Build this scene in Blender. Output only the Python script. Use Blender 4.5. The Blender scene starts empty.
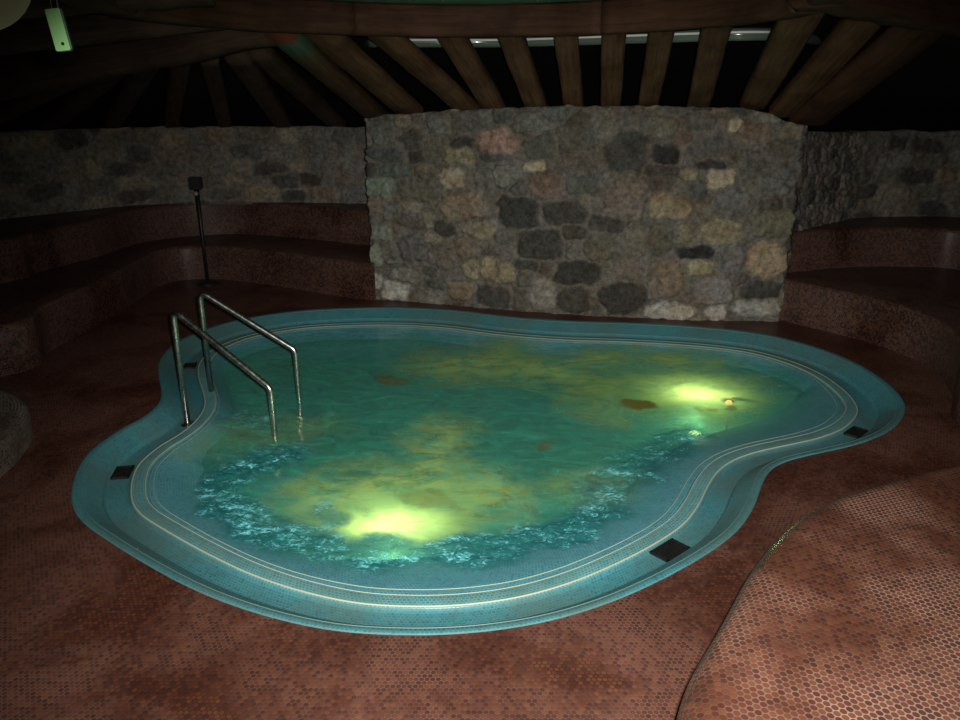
import bpy, bmesh, math, random
import numpy as np
from mathutils import Vector, Matrix, noise

random.seed(7)
C = bpy.context.scene.collection
PI = math.pi
CAM_H = 1.9
PITCH = math.radians(19.3)
FPX = 770.0

# ------------------------------------------------------------------ measuring helpers
def ray(u, v):
    a = (u - 480) / FPX; b = (360 - v) / FPX
    return Vector((a, math.cos(PITCH) + b * math.sin(PITCH), -math.sin(PITCH) + b * math.cos(PITCH)))

def P(u, v, z=0.0):
    """place on the level z where a measured point of the photo lies"""
    r = ray(u, v); t = (z - CAM_H) / r.z
    return Vector((r.x * t, r.y * t, z))

def catmull(pts, n=10, closed=False):
    out = []; m = len(pts)
    for i in range(m if closed else m - 1):
        if closed:
            p0, p1, p2, p3 = pts[i - 1], pts[i], pts[(i + 1) % m], pts[(i + 2) % m]
        else:
            p0 = pts[max(i - 1, 0)]; p1 = pts[i]; p2 = pts[i + 1]; p3 = pts[min(i + 2, m - 1)]
        for k in range(n):
            t = k / n
            out.append(0.5 * ((2 * p1) + (p2 - p0) * t + (2 * p0 - 5 * p1 + 4 * p2 - p3) * t * t
                              + (3 * p1 - p0 - 3 * p2 + p3) * t ** 3))
    if not closed: out.append(pts[-1].copy())
    return out

def resample(pts, n, closed=False):
    q = list(pts) + ([pts[0]] if closed else [])
    L = [0.0]
    for a, b in zip(q, q[1:]): L.append(L[-1] + (b - a).length)
    out = []; j = 0
    cnt = n if closed else n - 1
    for i in range(n):
        s = L[-1] * i / cnt
        while j < len(L) - 2 and L[j + 1] < s: j += 1
        d = L[j + 1] - L[j]
        t = 0 if d < 1e-9 else (s - L[j]) / d
        out.append(q[j].lerp(q[j + 1], min(max(t, 0), 1)))
    return out

def smooth_closed(pts, it=2):
    for _ in range(it):
        pts = [(pts[i - 1] + pts[i] * 2 + pts[(i + 1) % len(pts)]) / 4 for i in range(len(pts))]
    return pts

def inward(pts):
    """unit normals of a closed plan outline, towards its inside"""
    n = len(pts); area = sum(pts[i].x * pts[(i + 1) % n].y - pts[(i + 1) % n].x * pts[i].y for i in range(n))
    s = 1 if area > 0 else -1
    out = []
    for i in range(n):
        d = pts[(i + 1) % n] - pts[i - 1]
        v = Vector((-d.y, d.x, 0)) * s
        out.append(v.normalized())
    return out

def cast(o, d, poly):
    best = None; n = len(poly)
    for i in range(n):
        a = poly[i]; b = poly[(i + 1) % n]
        ex, ey = b.x - a.x, b.y - a.y
        den = d.x * ey - d.y * ex
        if abs(den) < 1e-9: continue
        t = ((a.x - o.x) * ey - (a.y - o.y) * ex) / den
        w = ((a.x - o.x) * d.y - (a.y - o.y) * d.x) / den
        if t > 0 and -1e-6 <= w <= 1 + 1e-6 and (best is None or t < best): best = t
    return best

# ------------------------------------------------------------------ object helpers
def obj(name, bm, m, parent=None, smooth=True):
    me = bpy.data.meshes.new(name)
    bm.to_mesh(me); bm.free()
    o = bpy.data.objects.new(name, me); C.objects.link(o)
    if m: me.materials.append(m)
    if smooth:
        for p in me.polygons: p.use_smooth = True
    if parent: o.parent = parent
    return o

def tag(o, label, cat, group=None, kind=None):
    o['label'] = label; o['category'] = cat
    if group: o['group'] = group
    if kind: o['kind'] = kind
    return o

def thing(name, label, cat, loc=(0, 0, 0), rz=0, group=None):
    o = bpy.data.objects.new(name, None); C.objects.link(o)
    o.location = loc; o.rotation_euler = (0, 0, rz); o.empty_display_size = .1
    return tag(o, label, cat, group)

def loft(rings, closed=True, cap=False, cap_start=False):
    """skin through rings of equal count; UVs in metres (along, across)"""
    bm = bmesh.new(); uv = bm.loops.layers.uv.new('UVMap')
    n = len(rings[0]); V = [[bm.verts.new(p) for p in r] for r in rings]
    ref = rings[0]; U = [0.0]
    for i in range(1, n + (1 if closed else 0)):
        U.append(U[-1] + (ref[i % n] - ref[i - 1]).length)
    W = [[0.0] * n]
    for k in range(1, len(rings)):
        W.append([W[-1][i] + (rings[k][i] - rings[k - 1][i]).length for i in range(n)])
    for k in range(len(rings) - 1):
        for i in range(n if closed else n - 1):
            j = (i + 1) % n
            try: f = bm.faces.new((V[k][i], V[k][j], V[k + 1][j], V[k + 1][i]))
            except ValueError: continue
            for l, (a, b, c) in zip(f.loops, ((i, i, k), (j, i + 1, k), (j, i + 1, k + 1), (i, i, k + 1))):
                l[uv].uv = (U[b], W[c][a])
    for flag, ring in ((cap, V[-1]), (cap_start, V[0])):
        if flag:
            res = bmesh.ops.triangle_fill(bm, use_beauty=True, edges=[e for e in (bm.edges.get((ring[i], ring[(i + 1) % n])) for i in range(n)) if e])
            for g in res['geom']:
                if isinstance(g, bmesh.types.BMFace):
                    for l in g.loops: l[uv].uv = (l.vert.co.x, l.vert.co.y)
    bmesh.ops.recalc_face_normals(bm, faces=bm.faces)
    return bm

def tube(pts, r, seg=14, cap=True):
    rings = []; up = Vector((0.13, 0.21, 1)).normalized()
    n = len(pts); prevx = None
    for i, p in enumerate(pts):
        d = (pts[min(i + 1, n - 1)] - pts[max(i - 1, 0)]).normalized()
        if prevx is None:
            x = d.cross(up)
            if x.length < .1: x = d.cross(Vector((1, 0, 0)))
        else: x = prevx - d * prevx.dot(d)
        x.normalize(); y = d.cross(x); prevx = x
        rr = r[i] if isinstance(r, (list, tuple)) else r
        rings.append([p + x * rr * math.cos(2 * PI * k / seg) + y * rr * math.sin(2 * PI * k / seg) for k in range(seg)])
    return loft(rings, True, cap, cap)

def box_into(bm, c, s, rot=None, bev=0):
    r = bmesh.ops.create_cube(bm, size=1)
    vs = r['verts']
    bmesh.ops.scale(bm, vec=s, verts=vs)
    if bev:
        es = list({e for v in vs for e in v.link_edges})
        b = bmesh.ops.bevel(bm, geom=es, offset=bev, segments=2, affect='EDGES')
        vs = list({v for f in b['faces'] for v in f.verts} | {v for v in vs if v.is_valid})
        seen = set(vs); st = list(vs)
        while st:
            v = st.pop()
            for e in v.link_edges:
                w = e.other_vert(v)
                if w not in seen: seen.add(w); st.append(w)
        vs = list(seen)
    if rot: bmesh.ops.rotate(bm, cent=(0, 0, 0), matrix=rot, verts=vs)
    bmesh.ops.translate(bm, vec=c, verts=vs)
    return vs

def lathe(prof, seg=32):
    rings = [[Vector((r * math.cos(2 * PI * k / seg), r * math.sin(2 * PI * k / seg), z)) for k in range(seg)] for r, z in prof]
    return loft(rings, True, True, True)

# ------------------------------------------------------------------ materials
def newmat(name):
    m = bpy.data.materials.new(name); m.use_nodes = True
    nt = m.node_tree; b = nt.nodes['Principled BSDF']
    return m, nt, b

def N(nt, t, **kw):
    n = nt.nodes.new(t)
    for k, v in kw.items(): setattr(n, k, v)
    return n

def mth(nt, op, a, b=None, c=None, clamp=False):
    n = N(nt, 'ShaderNodeMath', operation=op); n.use_clamp = clamp
    for i, x in enumerate((a, b, c)):
        if x is None: continue
        if isinstance(x, (int, float)): n.inputs[i].default_value = x
        else: nt.links.new(x, n.inputs[i])
    return n.outputs[0]

def vm(nt, op, a, b=None, s=None):
    n = N(nt, 'ShaderNodeVectorMath', operation=op)
    for i, x in enumerate((a, b)):
        if x is None: continue
        if isinstance(x, tuple): n.inputs[i].default_value = x
        else: nt.links.new(x, n.inputs[i])
    if s is not None: n.inputs['Scale'].default_value = s
    return n.outputs['Value'] if op in ('LENGTH', 'DISTANCE') else n.outputs[0]

def vm_dot(nt, a, b):
    n = N(nt, 'ShaderNodeVectorMath', operation='DOT_PRODUCT')
    nt.links.new(a, n.inputs[0]); nt.links.new(b, n.inputs[1]); return n.outputs['Value']

def mixc(nt, f, a, b, mode='MIX'):
    n = N(nt, 'ShaderNodeMix', data_type='RGBA', blend_type=mode)
    for sock, x in ((n.inputs[0], f), (n.inputs[6], a), (n.inputs[7], b)):
        if isinstance(x, (int, float)): sock.default_value = x
        elif isinstance(x, tuple): sock.default_value = (*x, 1) if len(x) == 3 else x
        else: nt.links.new(x, sock)
    return n.outputs[2]

def ramp(nt, f, stops, interp='LINEAR'):
    n = N(nt, 'ShaderNodeValToRGB'); cr = n.color_ramp; cr.interpolation = interp
    while len(cr.elements) < len(stops): cr.elements.new(.5)
    for e, (p, c) in zip(cr.elements, stops):
        e.position = p; e.color = (*c, 1) if isinstance(c, tuple) else (c, c, c, 1)
    nt.links.new(f, n.inputs[0]); return n.outputs[0]

def noisen(nt, vec, scale, detail=4, rough=.55, dist=0):
    n = N(nt, 'ShaderNodeTexNoise'); n.inputs['Scale'].default_value = scale
    n.inputs['Detail'].default_value = detail; n.inputs['Roughness'].default_value = rough
    n.inputs['Distortion'].default_value = dist
    if vec is not None: nt.links.new(vec, n.inputs['Vector'])
    return n.outputs['Fac']

def penny(nt, pitch):
    """round mosaic tiles on a hexagonal lattice: (distance from tile centre / pitch, random per tile, second random)"""
    uv = N(nt, 'ShaderNodeUVMap').outputs[0]
    sz = (pitch, pitch * math.sqrt(3), 1.0)
    a = vm(nt, 'DIVIDE', uv, sz)
    res = []
    for off in ((.5, .5, 0), (0.0, 0.0, 0)):
        s = vm(nt, 'ADD', a, off); f = vm(nt, 'FLOOR', s)
        cen = vm(nt, 'ADD', vm(nt, 'SUBTRACT', f, off), (.5, .5, 0))
        if off[0] == .5: cen = vm(nt, 'SUBTRACT', cen, (0.0, 0.0, 0))
        d = vm(nt, 'MULTIPLY', vm(nt, 'SUBTRACT', a, cen), (1, math.sqrt(3), 0))
        res.append((vm(nt, 'LENGTH', d), cen))
    (d1, c1), (d2, c2) = res
    first = mth(nt, 'LESS_THAN', d1, d2)
    dist = mth(nt, 'MINIMUM', d1, d2)
    mx = N(nt, 'ShaderNodeMix', data_type='VECTOR')
    nt.links.new(first, mx.inputs[0]); nt.links.new(c2, mx.inputs[4]); nt.links.new(c1, mx.inputs[5])
    wn = N(nt, 'ShaderNodeTexWhiteNoise', noise_dimensions='2D'); nt.links.new(mx.outputs[1], wn.inputs['Vector'])
    cellpos = vm(nt, 'MULTIPLY', mx.outputs[1], sz)
    return dist, wn.outputs['Value'], cellpos, uv

def mosaic(name, stops, grout, pitch=.02, patch=None, wet=.35, rough=.38, blotch=0, groutrough=.75):
    m, nt, b = newmat(name)
    dist, rnd, cell, uv = penny(nt, pitch)
    big = noisen(nt, cell, 1.7, 3, .6)
    fine = noisen(nt, cell, 9, 2, .5)
    # neighbouring tiles tend to share a tone
    mixr = mth(nt, 'ADD', mth(nt, 'MULTIPLY', rnd, .62), mth(nt, 'MULTIPLY', fine, .38))
    col = ramp(nt, mixr, stops)
    if patch:
        f = ramp(nt, big, [(.42, 0.0), (.62, 1.0)])
        col = mixc(nt, mth(nt, 'MULTIPLY', f, patch[1]), col, patch[0], 'MULTIPLY')
    tm = ramp(nt, dist, [(.40, 1.0), (.47, 0.0)])
    geo = N(nt, 'ShaderNodeNewGeometry').outputs['Position']
    wetn = ramp(nt, noisen(nt, geo, 1.3, 4, .6, .4), [(.47, 0.0), (.60, 1.0)])
    g = grout
    gcol = mixc(nt, mth(nt, 'MULTIPLY', wetn, .85), g, tuple(c * .28 for c in grout)) if wet else mixc(nt, 0.0, g, g)
    grimy = noisen(nt, geo, 6, 5, .65)
    gcol = mixc(nt, mth(nt, 'MULTIPLY', ramp(nt, grimy, [(.4, 0.0), (.7, 1.0)]), .45), gcol, tuple(c * .35 for c in grout))
    c2 = mixc(nt, tm, gcol, col)
    if wet: c2 = mixc(nt, mth(nt, 'MULTIPLY', wetn, wet), c2, (.62, .50, .42), 'MULTIPLY')
    if blotch:
        c2 = mixc(nt, mth(nt, 'MULTIPLY', ramp(nt, noisen(nt, geo, 1.1, 5, .6, .3), [(.42, 0.0), (.58, 1.0)]), blotch), c2, (.085, .13, .105))  # large random grey-green blotches over the tiles
    nt.links.new(c2, b.inputs['Base Color'])
    r = mixc(nt, tm, (groutrough,) * 3, (rough,) * 3)
    if wet: r = mixc(nt, wetn, r, (max(rough * .8, .32),) * 3)
    nt.links.new(r, b.inputs['Roughness'])
    bp = N(nt, 'ShaderNodeBump'); bp.inputs['Strength'].default_value = .35; bp.inputs['Distance'].default_value = .002
    nt.links.new(tm, bp.inputs['Height']); nt.links.new(bp.outputs[0], b.inputs['Normal'])
    b.inputs['Specular IOR Level'].default_value = .28
    return m

RED = [(.0, (.016, .009, .010)), (.28, (.032, .013, .012)), (.42, (.075, .025, .017)), (.55, (.11, .038, .022)),
       (.66, (.14, .058, .028)), (.78, (.08, .030, .022)), (1, (.045, .024, .028))]
RED2 = [(p, tuple(.07 * .35 * k_ + x * .65 for x, k_ in zip(c, (2.2, .8, .55)))) for p, c in RED]
M = {}
M['floor_tile'] = mosaic('red_brown_mosaic', RED2, (.115, .068, .050), .019, ((.55, .45, .42), .6), .6)
M['bench_tile'] = mosaic('red_brown_bench_mosaic', [(p, tuple(x * 1.02 for x in c)) for p, c in RED2], (.23, .16, .12), .02, ((.75, .62, .55), .6), .7)
M['riser_tile'] = mosaic('dull_red_mosaic', [(p, (c[0] * .85, c[1] * 1.05, c[2] * 1.15)) for p, c in RED], (.11, .07, .058), .02, ((.6, .5, .5), .5), .5)
TEAL = [(.0, (.020, .12, .15)), (.35, (.032, .18, .215)), (.55, (.045, .225, .255)), (.75, (.03, .19, .235)), (1, (.07, .25, .25))]
M['pool_tile'] = mosaic('teal_mosaic', TEAL, (.10, .25, .26), .0178, ((.8, .9, .9), .3), 0, .45, .55)
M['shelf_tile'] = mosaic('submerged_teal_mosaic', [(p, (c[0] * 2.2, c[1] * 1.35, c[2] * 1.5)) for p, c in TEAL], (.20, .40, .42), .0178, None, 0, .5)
M['crest_tile'] = mosaic('pale_teal_mosaic', [(0, (.04, .20, .24)), (.5, (.06, .26, .29)), (1, (.12, .31, .29))], (.24, .40, .36), .0178, None, 0, .35, .4)
M['pale_grout'] = newmat('pale_grout_line')[0]
M['pale_grout'].node_tree.nodes['Principled BSDF'].inputs['Base Color'].default_value = (.38, .42, .31, 1)
M['pale_grout'].node_tree.nodes['Principled BSDF'].inputs['Roughness'].default_value = .6

M['dull_grout'] = newmat('dull_grout_line')[0]
M['dull_grout'].node_tree.nodes['Principled BSDF'].inputs['Base Color'].default_value = (.10, .19, .17, 1)
def steel(name, col, rough, metal=1.0):
    m, nt, b = newmat(name)
    tc = N(nt, 'ShaderNodeTexCoord').outputs['Object']
    n = noisen(nt, tc, 30, 4)
    nt.links.new(mixc(nt, n, tuple(c * .7 for c in col), col), b.inputs['Base Color'])
    nt.links.new(ramp(nt, n, [(.3, rough * .8), (.8, rough * 1.3)]), b.inputs['Roughness'])
    b.inputs['Metallic'].default_value = metal
    return m
M['steel'] = steel('brushed_steel', (.62, .60, .55), .30)
M['dark_metal'] = steel('dark_metal', (.03, .032, .03), .45, .6)
M['black_metal'] = steel('black_painted_metal', (.012, .012, .012), .5, .2)

def wood(name, a, b2, scale=1.0, light_tint=False):
    m, nt, b = newmat(name)
    uv = N(nt, 'ShaderNodeUVMap').outputs[0]
    mp = N(nt, 'ShaderNodeMapping'); mp.inputs['Scale'].default_value = (1.2 * scale, 16 * scale, 1)
    nt.links.new(uv, mp.inputs[0])
    geo = N(nt, 'ShaderNodeNewGeometry').outputs['Position']
    g = noisen(nt, mp.outputs[0], 2.2, 6, .65, .6)
    blot = noisen(nt, geo, 3.0, 4, .6)
    col = mixc(nt, ramp(nt, g, [(.3, 0.0), (.7, 1.0)]), a, b2)
    col = mixc(nt, mth(nt, 'MULTIPLY', ramp(nt, blot, [(.4, 0.0), (.65, 1.0)]), .7), col, (.42, .36, .32), 'MULTIPLY')
    if light_tint:  # red and green light on the wood, put into its colour
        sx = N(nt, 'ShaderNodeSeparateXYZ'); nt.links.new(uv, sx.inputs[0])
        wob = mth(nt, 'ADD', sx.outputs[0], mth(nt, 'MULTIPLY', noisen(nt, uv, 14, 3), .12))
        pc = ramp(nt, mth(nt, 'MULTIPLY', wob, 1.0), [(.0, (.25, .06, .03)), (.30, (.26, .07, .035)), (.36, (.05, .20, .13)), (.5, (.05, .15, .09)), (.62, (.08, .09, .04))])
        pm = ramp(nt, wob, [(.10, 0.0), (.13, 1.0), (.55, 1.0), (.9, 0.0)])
        tint_gaps = ramp(nt, noisen(nt, mp.outputs[0], 3, 5), [(.35, 1.0), (.7, .35)])
        col = mixc(nt, mth(nt, 'MULTIPLY', mth(nt, 'MULTIPLY', pm, tint_gaps), .8), col, pc)
    nt.links.new(col, b.inputs['Base Color']); b.inputs['Roughness'].default_value = .75
    b.inputs['Specular IOR Level'].default_value = .2
    bp = N(nt, 'ShaderNodeBump'); bp.inputs['Strength'].default_value = .6; bp.inputs['Distance'].default_value = .01
    nt.links.new(g, bp.inputs['Height']); nt.links.new(bp.outputs[0], b.inputs['Normal'])
    return m
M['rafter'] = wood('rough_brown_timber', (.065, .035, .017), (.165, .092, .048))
M['rafter_tinted_light'] = wood('brown_timber_with_painted_light', (.035, .018, .01), (.09, .05, .025), 1, True)
M['ring_wood'] = wood('red_brown_timber', (.045, .022, .012), (.095, .046, .025), .8)
M['dark_wood'] = wood('dark_timber', (.04, .024, .016), (.085, .052, .035))  # darker brown than the rafter timber
M['roof'] = wood('near_black_boards', (.006, .006, .006), (.014, .012, .011), .5)  # near-black colour keeps the roof gaps dark under the flash

def stone_mat(name, k=1.0):
    m, nt, b = newmat(name)
    at = N(nt, 'ShaderNodeAttribute', attribute_name='stone_colour')
    geo = N(nt, 'ShaderNodeNewGeometry').outputs['Position']
    n1 = noisen(nt, geo, 22, 6, .7); n2 = noisen(nt, geo, 90, 3, .6); n3 = noisen(nt, geo, 7, 4, .6)
    c = mixc(nt, ramp(nt, n1, [(.32, 1.0), (.66, 0.0)]), at.outputs['Color'], (.38, .37, .36), 'MULTIPLY')
    c = mixc(nt, ramp(nt, n2, [(.55, 0.0), (.8, .22)]), c, (.36, .33, .28))
    c = mixc(nt, ramp(nt, noisen(nt, geo, 4.5, 5, .65), [(.45, .0), (.62, .55)]), c, (.95, .74, .55), 'MULTIPLY')
    c = mixc(nt, ramp(nt, noisen(nt, geo, 13, 5, .7, 1.0), [(.52, .0), (.66, .45)]), c, (.34, .33, .33), 'MULTIPLY')
    c = mixc(nt, ramp(nt, n3, [(.4, .0), (.7, .35)]), c, (.16, .18, .13), 'MULTIPLY')
    nt.links.new(c, b.inputs['Base Color'])
    b.inputs['Roughness'].default_value = .85; b.inputs['Specular IOR Level'].default_value = .2
    bp = N(nt, 'ShaderNodeBump'); bp.inputs['Strength'].default_value = .8; bp.inputs['Distance'].default_value = .012
    nt.links.new(mth(nt, 'ADD', n1, mth(nt, 'MULTIPLY', n2, .3)), bp.inputs['Height']); nt.links.new(bp.outputs[0], b.inputs['Normal'])
    return m
M['stone'] = stone_mat('field_stone_in_mortar')

def plain(name, col, rough=.6, emit=0, ecol=None):
    m, nt, b = newmat(name)
    tc = N(nt, 'ShaderNodeTexCoord').outputs['Object']
    n = noisen(nt, tc, 12, 3)
    nt.links.new(mixc(nt, n, tuple(c * .8 for c in col), col), b.inputs['Base Color'])
    b.inputs['Roughness'].default_value = rough
    if emit:
        b.inputs['Emission Color'].default_value = (*(ecol or col), 1); b.inputs['Emission Strength'].default_value = emit
    return m

# ================================================================== POOL OUTLINES
OUT_PX = [(74, 500), (78, 474), (92, 452), (120, 431), (147, 416), (163, 398), (160, 372), (163, 357), (180, 341), (213, 327),
          (250, 318), (300, 311), (360, 308), (410, 308), (460, 311), (510, 317), (565, 321), (630, 323), (700, 327), (760, 334),
          (810, 346), (852, 362), (884, 382), (901, 400), (902, 414), (888, 430), (858, 443), (820, 452), (790, 459), (770, 468),
          (760, 483), (752, 505), (735, 530), (700, 556), (650, 583), (600, 604), (540, 621), (470, 631), (400, 633), (330, 628),
          (260, 612), (200, 590), (150, 564), (108, 538), (84, 520)]
BAS_PX = [(202, 480), (206, 460), (207, 430), (196, 405), (190, 378), (200, 352), (228, 335), (268, 326), (320, 322), (380, 322), (440, 327),
          (500, 332), (560, 335), (631, 339), (702, 345), (765, 357), (803, 374), (806, 391), (770, 416), (713, 433), (687, 443),
          (657, 457), (637, 483), (613, 507), (563, 533), (500, 551), (456, 555), (375, 560), (325, 558), (273, 545), (240, 527), (213, 503)]
NC = 420
outer = smooth_closed(resample(catmull([P(u, v, 0) for u, v in OUT_PX], 10, True), NC, True), 3)
basin_raw = smooth_closed(resample(catmull([P(u, v, -.17) for u, v in BAS_PX], 10, True), NC, True), 4)
nrm = inward(outer)
def off(d, z, base=outer, nn=None):
    nn = nn or nrm
    r = [Vector((p.x, p.y, z)) + q * d for p, q in zip(base, nn)]
    return r
# basin edge met by each outline point
gap = []
for p, q in zip(outer, nrm):
    t = cast(p, q, basin_raw); gap.append(t if t and t < 1.6 else None)
for _ in range(NC):
    for i in range(NC):
        if gap[i] is None and gap[i - 1] is not None: gap[i] = gap[i - 1]
for _ in range(12): gap = [(gap[i - 1] + 2 * gap[i] + gap[(i + 1) % NC]) / 4 for i in range(NC)]
gap = [max(g, .42) for g in gap]
def shelf(t, z):   # t: 0 at the crest's inner side, 1 at the basin edge
    return [Vector((p.x, p.y, z)) + q * (.335 + (g - .335) * t) for p, q, g in zip(outer, nrm, gap)]
edge = smooth_closed(shelf(1, -.17), 2)
cen = Vector((sum(p.x for p in edge) / NC, sum(p.y for p in edge) / NC, 0))
def tocen(r, t, z): return [Vector((p.x + (cen.x - p.x) * t, p.y + (cen.y - p.y) * t, z)) for p in r]

WATER_Z = -.078
pool = thing('whirlpool_bath', 'teal mosaic whirlpool bath of free curved shape sunk in the red floor', 'hot tub', (cen.x, cen.y, 0))
def pl(o):
    o.parent = pool; o.matrix_parent_inverse = Matrix.Translation((-cen.x, -cen.y, 0)); return o
# rim sloping into the overflow gutter
pl(obj('rim', loft([off(-.012, -.05), off(-.012, .003), off(-.006, .006), off(.02, .002), off(.03, -.004), off(.07, -.028), off(.11, -.062), off(.118, -.066)]), M['pool_tile']))
pl(obj('overflow_gutter', loft([off(.118, -.066), off(.128, -.088), off(.14, -.092), off(.225, -.092), off(.24, -.090), off(.247, -.080)]), M['pool_tile']))
pl(obj('weir_crest', loft([off(.247, -.080), off(.252, -.073), off(.262, -.071), off(.322, -.070), off(.328, -.072), off(.335, -.082)]), M['crest_tile']))
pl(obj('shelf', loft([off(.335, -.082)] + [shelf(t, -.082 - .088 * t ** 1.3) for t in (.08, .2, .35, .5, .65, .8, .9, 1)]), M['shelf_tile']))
bm_ = loft([edge, tocen(edge, .012, -.185), tocen(edge, .022, -.23), tocen(edge, .026, -.40), tocen(edge, .034, -.43), tocen(edge, .05, -.44),
            tocen(edge, .18, -.445), tocen(edge, .33, -.45), tocen(edge, .345, -.465), tocen(edge, .35, -.55), tocen(edge, .36, -.90),
            tocen(edge, .38, -.93), tocen(edge, .7, -.94)], True, True)
pl(obj('basin', bm_, M['pool_tile']))
# pale joint lines that run round the rim
for nm, d, z, r in (('joint_line', .030, -.0003, .0016), ('joint_line', .254, -.0715, .0042), ('joint_line', .322, -.0695, .0026), ('joint_line', .352, -.081, .0018)):
    ring = off(d, z) if d < .34 else [a.lerp(b, .1) + Vector((0, 0, .003)) for a, b in zip(off(.335, -.082), shelf(1, -.1))]
    rings = []
    nn = nrm
    for dd, zz in ((-r, -.002), (-r * .6, r * .45), (0, r * .6), (r * .6, r * .45), (r, -.002)):
        rings.append([p + q * dd + Vector((0, 0, zz)) for p, q in zip(ring, nn)])
    pl(obj(nm, loft(rings), M['pale_grout'] if d > .1 else M['dull_grout']))
# entry step by the handrails
st_px = [(205, 440), (200, 408), (196, 380), (215, 352), (262, 345), (300, 362), (330, 392), (332, 420), (312, 455), (290, 478), (250, 484), (215, 470)]
stc = smooth_closed(resample(catmull([P(u, v, -.29) for u, v in st_px], 8, True), 120, True), 2)
sc_ = Vector((sum(p.x for p in stc) / 120, sum(p.y for p in stc) / 120, 0))
def stt(t, z): return [Vector((p.x + (sc_.x - p.x) * t, p.y + (sc_.y - p.y) * t, z)) for p in stc]
pl(obj('entry_step', loft([stt(0, -.445), stt(0, -.31), stt(.01, -.295), stt(.04, -.29), stt(.5, -.29)], True, True), M['pool_tile']))

# ------------------------------------------------------------------ water
inner = off(.335, WATER_Z)
def seg_dist(x, y, pl_):
    b = 9
    for a, c in zip(pl_, pl_[1:]):
        dx, dy = c.x - a.x, c.y - a.y; L = dx * dx + dy * dy
        t = max(0, min(1, ((x - a.x) * dx + (y - a.y) * dy) / L)) if L > 0 else 0
        b = min(b, math.hypot(x - a.x - dx * t, y - a.y - dy * t))
    return b
WZ = WATER_Z
FOAM = [([(222, 486), (240, 470), (268, 460), (284, 454)], .17, 1.0), ([(224, 505), (258, 527), (303, 542), (350, 551), (420, 553), (480, 549)], .16, 1.0),
        ([(505, 547), (560, 531), (605, 508)], .14, .95), ([(600, 490), (640, 467), (676, 441)], .19, .75), ([(676, 441), (695, 434)], .13, .9),
        ([(232, 418), (265, 424)], .16, .42), ([(780, 388), (792, 378)], .25, .3), ([(325, 512), (338, 518)], .1, .8)]
FOAM = [([P(u, v, WZ) for u, v in a], r, w) for a, r, w in FOAM]
CEIL_REFL = [([(634, 404), (648, 404)], .085, 1.0), ([(420, 497), (436, 499)], .11, .4), ([(385, 379), (396, 381)], .09, .55), 
        ([(545, 446)], .05, .5), ([(700, 410), (735, 409)], .035, .7)]
CEIL_REFL = [([P(u, v, WZ) for u, v in (a if len(a) > 1 else a * 2)], r, w) for a, r, w in CEIL_REFL]
MURK = [([(425, 480), (435, 450), (445, 430)], .30, .9), ([(330, 495), (380, 480), (450, 480), (490, 495)], .38, .8), ([(450, 365), (500, 365), (560, 372), (600, 385)], .50, .95), ([(505, 345), (500, 360)], .35, .8),
        ([(580, 362), (620, 357), (700, 362)], .40, 1.0), ([(640, 385), (700, 380), (730, 385)], .45, .8), ([(560, 490), (600, 485)], .28, .55), ([(210, 440), (240, 430), (300, 430)], .35, .3), ([(600, 410), (660, 410)], .35, .6)]
MURK = [([P(u, v, WZ) for u, v in a], r, w) for a, r, w in MURK]
def masks(x, y):
    wob = noise.fractal(Vector((x * 5, y * 5, 1.7)), 1, 2, 4) * .10
    f = s = k = 0
    for a, r, w in FOAM: f = max(f, w * max(0, min(1, (r - seg_dist(x, y, a) + wob * .7) / (r * .5))))
    wob2 = noise.fractal(Vector((x * 9, y * 9, 4.7)), 1, 2, 4) * .05
    for a, r, w in CEIL_REFL: s = max(s, w * max(0, min(1, (r - seg_dist(x, y, a) + wob2) / .03)))
    for a, r, w in MURK: k = max(k, w * max(0, min(1, (r - seg_dist(x, y, a) + wob * 1.2) / (r * .9))))
    return f, s, k
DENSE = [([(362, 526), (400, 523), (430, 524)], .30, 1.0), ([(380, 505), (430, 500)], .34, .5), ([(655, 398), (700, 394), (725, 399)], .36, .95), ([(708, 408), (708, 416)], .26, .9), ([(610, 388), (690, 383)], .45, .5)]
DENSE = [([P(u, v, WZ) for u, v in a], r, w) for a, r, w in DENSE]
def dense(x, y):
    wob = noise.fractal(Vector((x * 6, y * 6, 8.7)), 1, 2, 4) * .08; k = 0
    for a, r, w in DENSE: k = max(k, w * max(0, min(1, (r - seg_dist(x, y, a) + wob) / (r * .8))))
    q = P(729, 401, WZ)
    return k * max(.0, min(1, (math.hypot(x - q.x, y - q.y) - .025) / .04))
wcen = Vector((cen.x, cen.y, 0))
NR = 150
rings = []; att = []
for k in range(NR):
    t = 1 - k / NR
    ring = []
    for p in inner:
        x = wcen.x + (p.x - wcen.x) * t; y = wcen.y + (p.y - wcen.y) * t
        f, s, mk = masks(x, y)
        big = noise.noise(Vector((x * 3, y * 3, 0))) * .0035 + noise.noise(Vector((x * 9, y * 9, 5))) * .0018
        hi = (noise.noise(Vector((x * 22, y * 22, 3))) + .7 * noise.noise(Vector((x * 45, y * 45, 9)))) * .014 * f
        calm = min(1, k / 12)
        inb = min(1, max(0, k / 40))
        ring.append(Vector((x, y, WATER_Z + (big * inb + hi) * calm)))
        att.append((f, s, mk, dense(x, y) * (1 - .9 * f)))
    rings.append(ring)
bm = bmesh.new()
V = [[bm.verts.new(p) for p in r] for r in rings]
cv = bm.verts.new((wcen.x, wcen.y, WATER_Z))
bot = [bm.verts.new((p.x, p.y, -1.1)) for p in inner]
for k in range(NR - 1):
    for i in range(NC): bm.faces.new((V[k][i], V[k][(i + 1) % NC], V[k + 1][(i + 1) % NC], V[k + 1][i]))
for i in range(NC):
    bm.faces.new((V[-1][i], V[-1][(i + 1) % NC], cv))
    bm.faces.new((bot[i], bot[(i + 1) % NC], V[0][(i + 1) % NC], V[0][i]))
bm.faces.new(bot)
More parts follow.
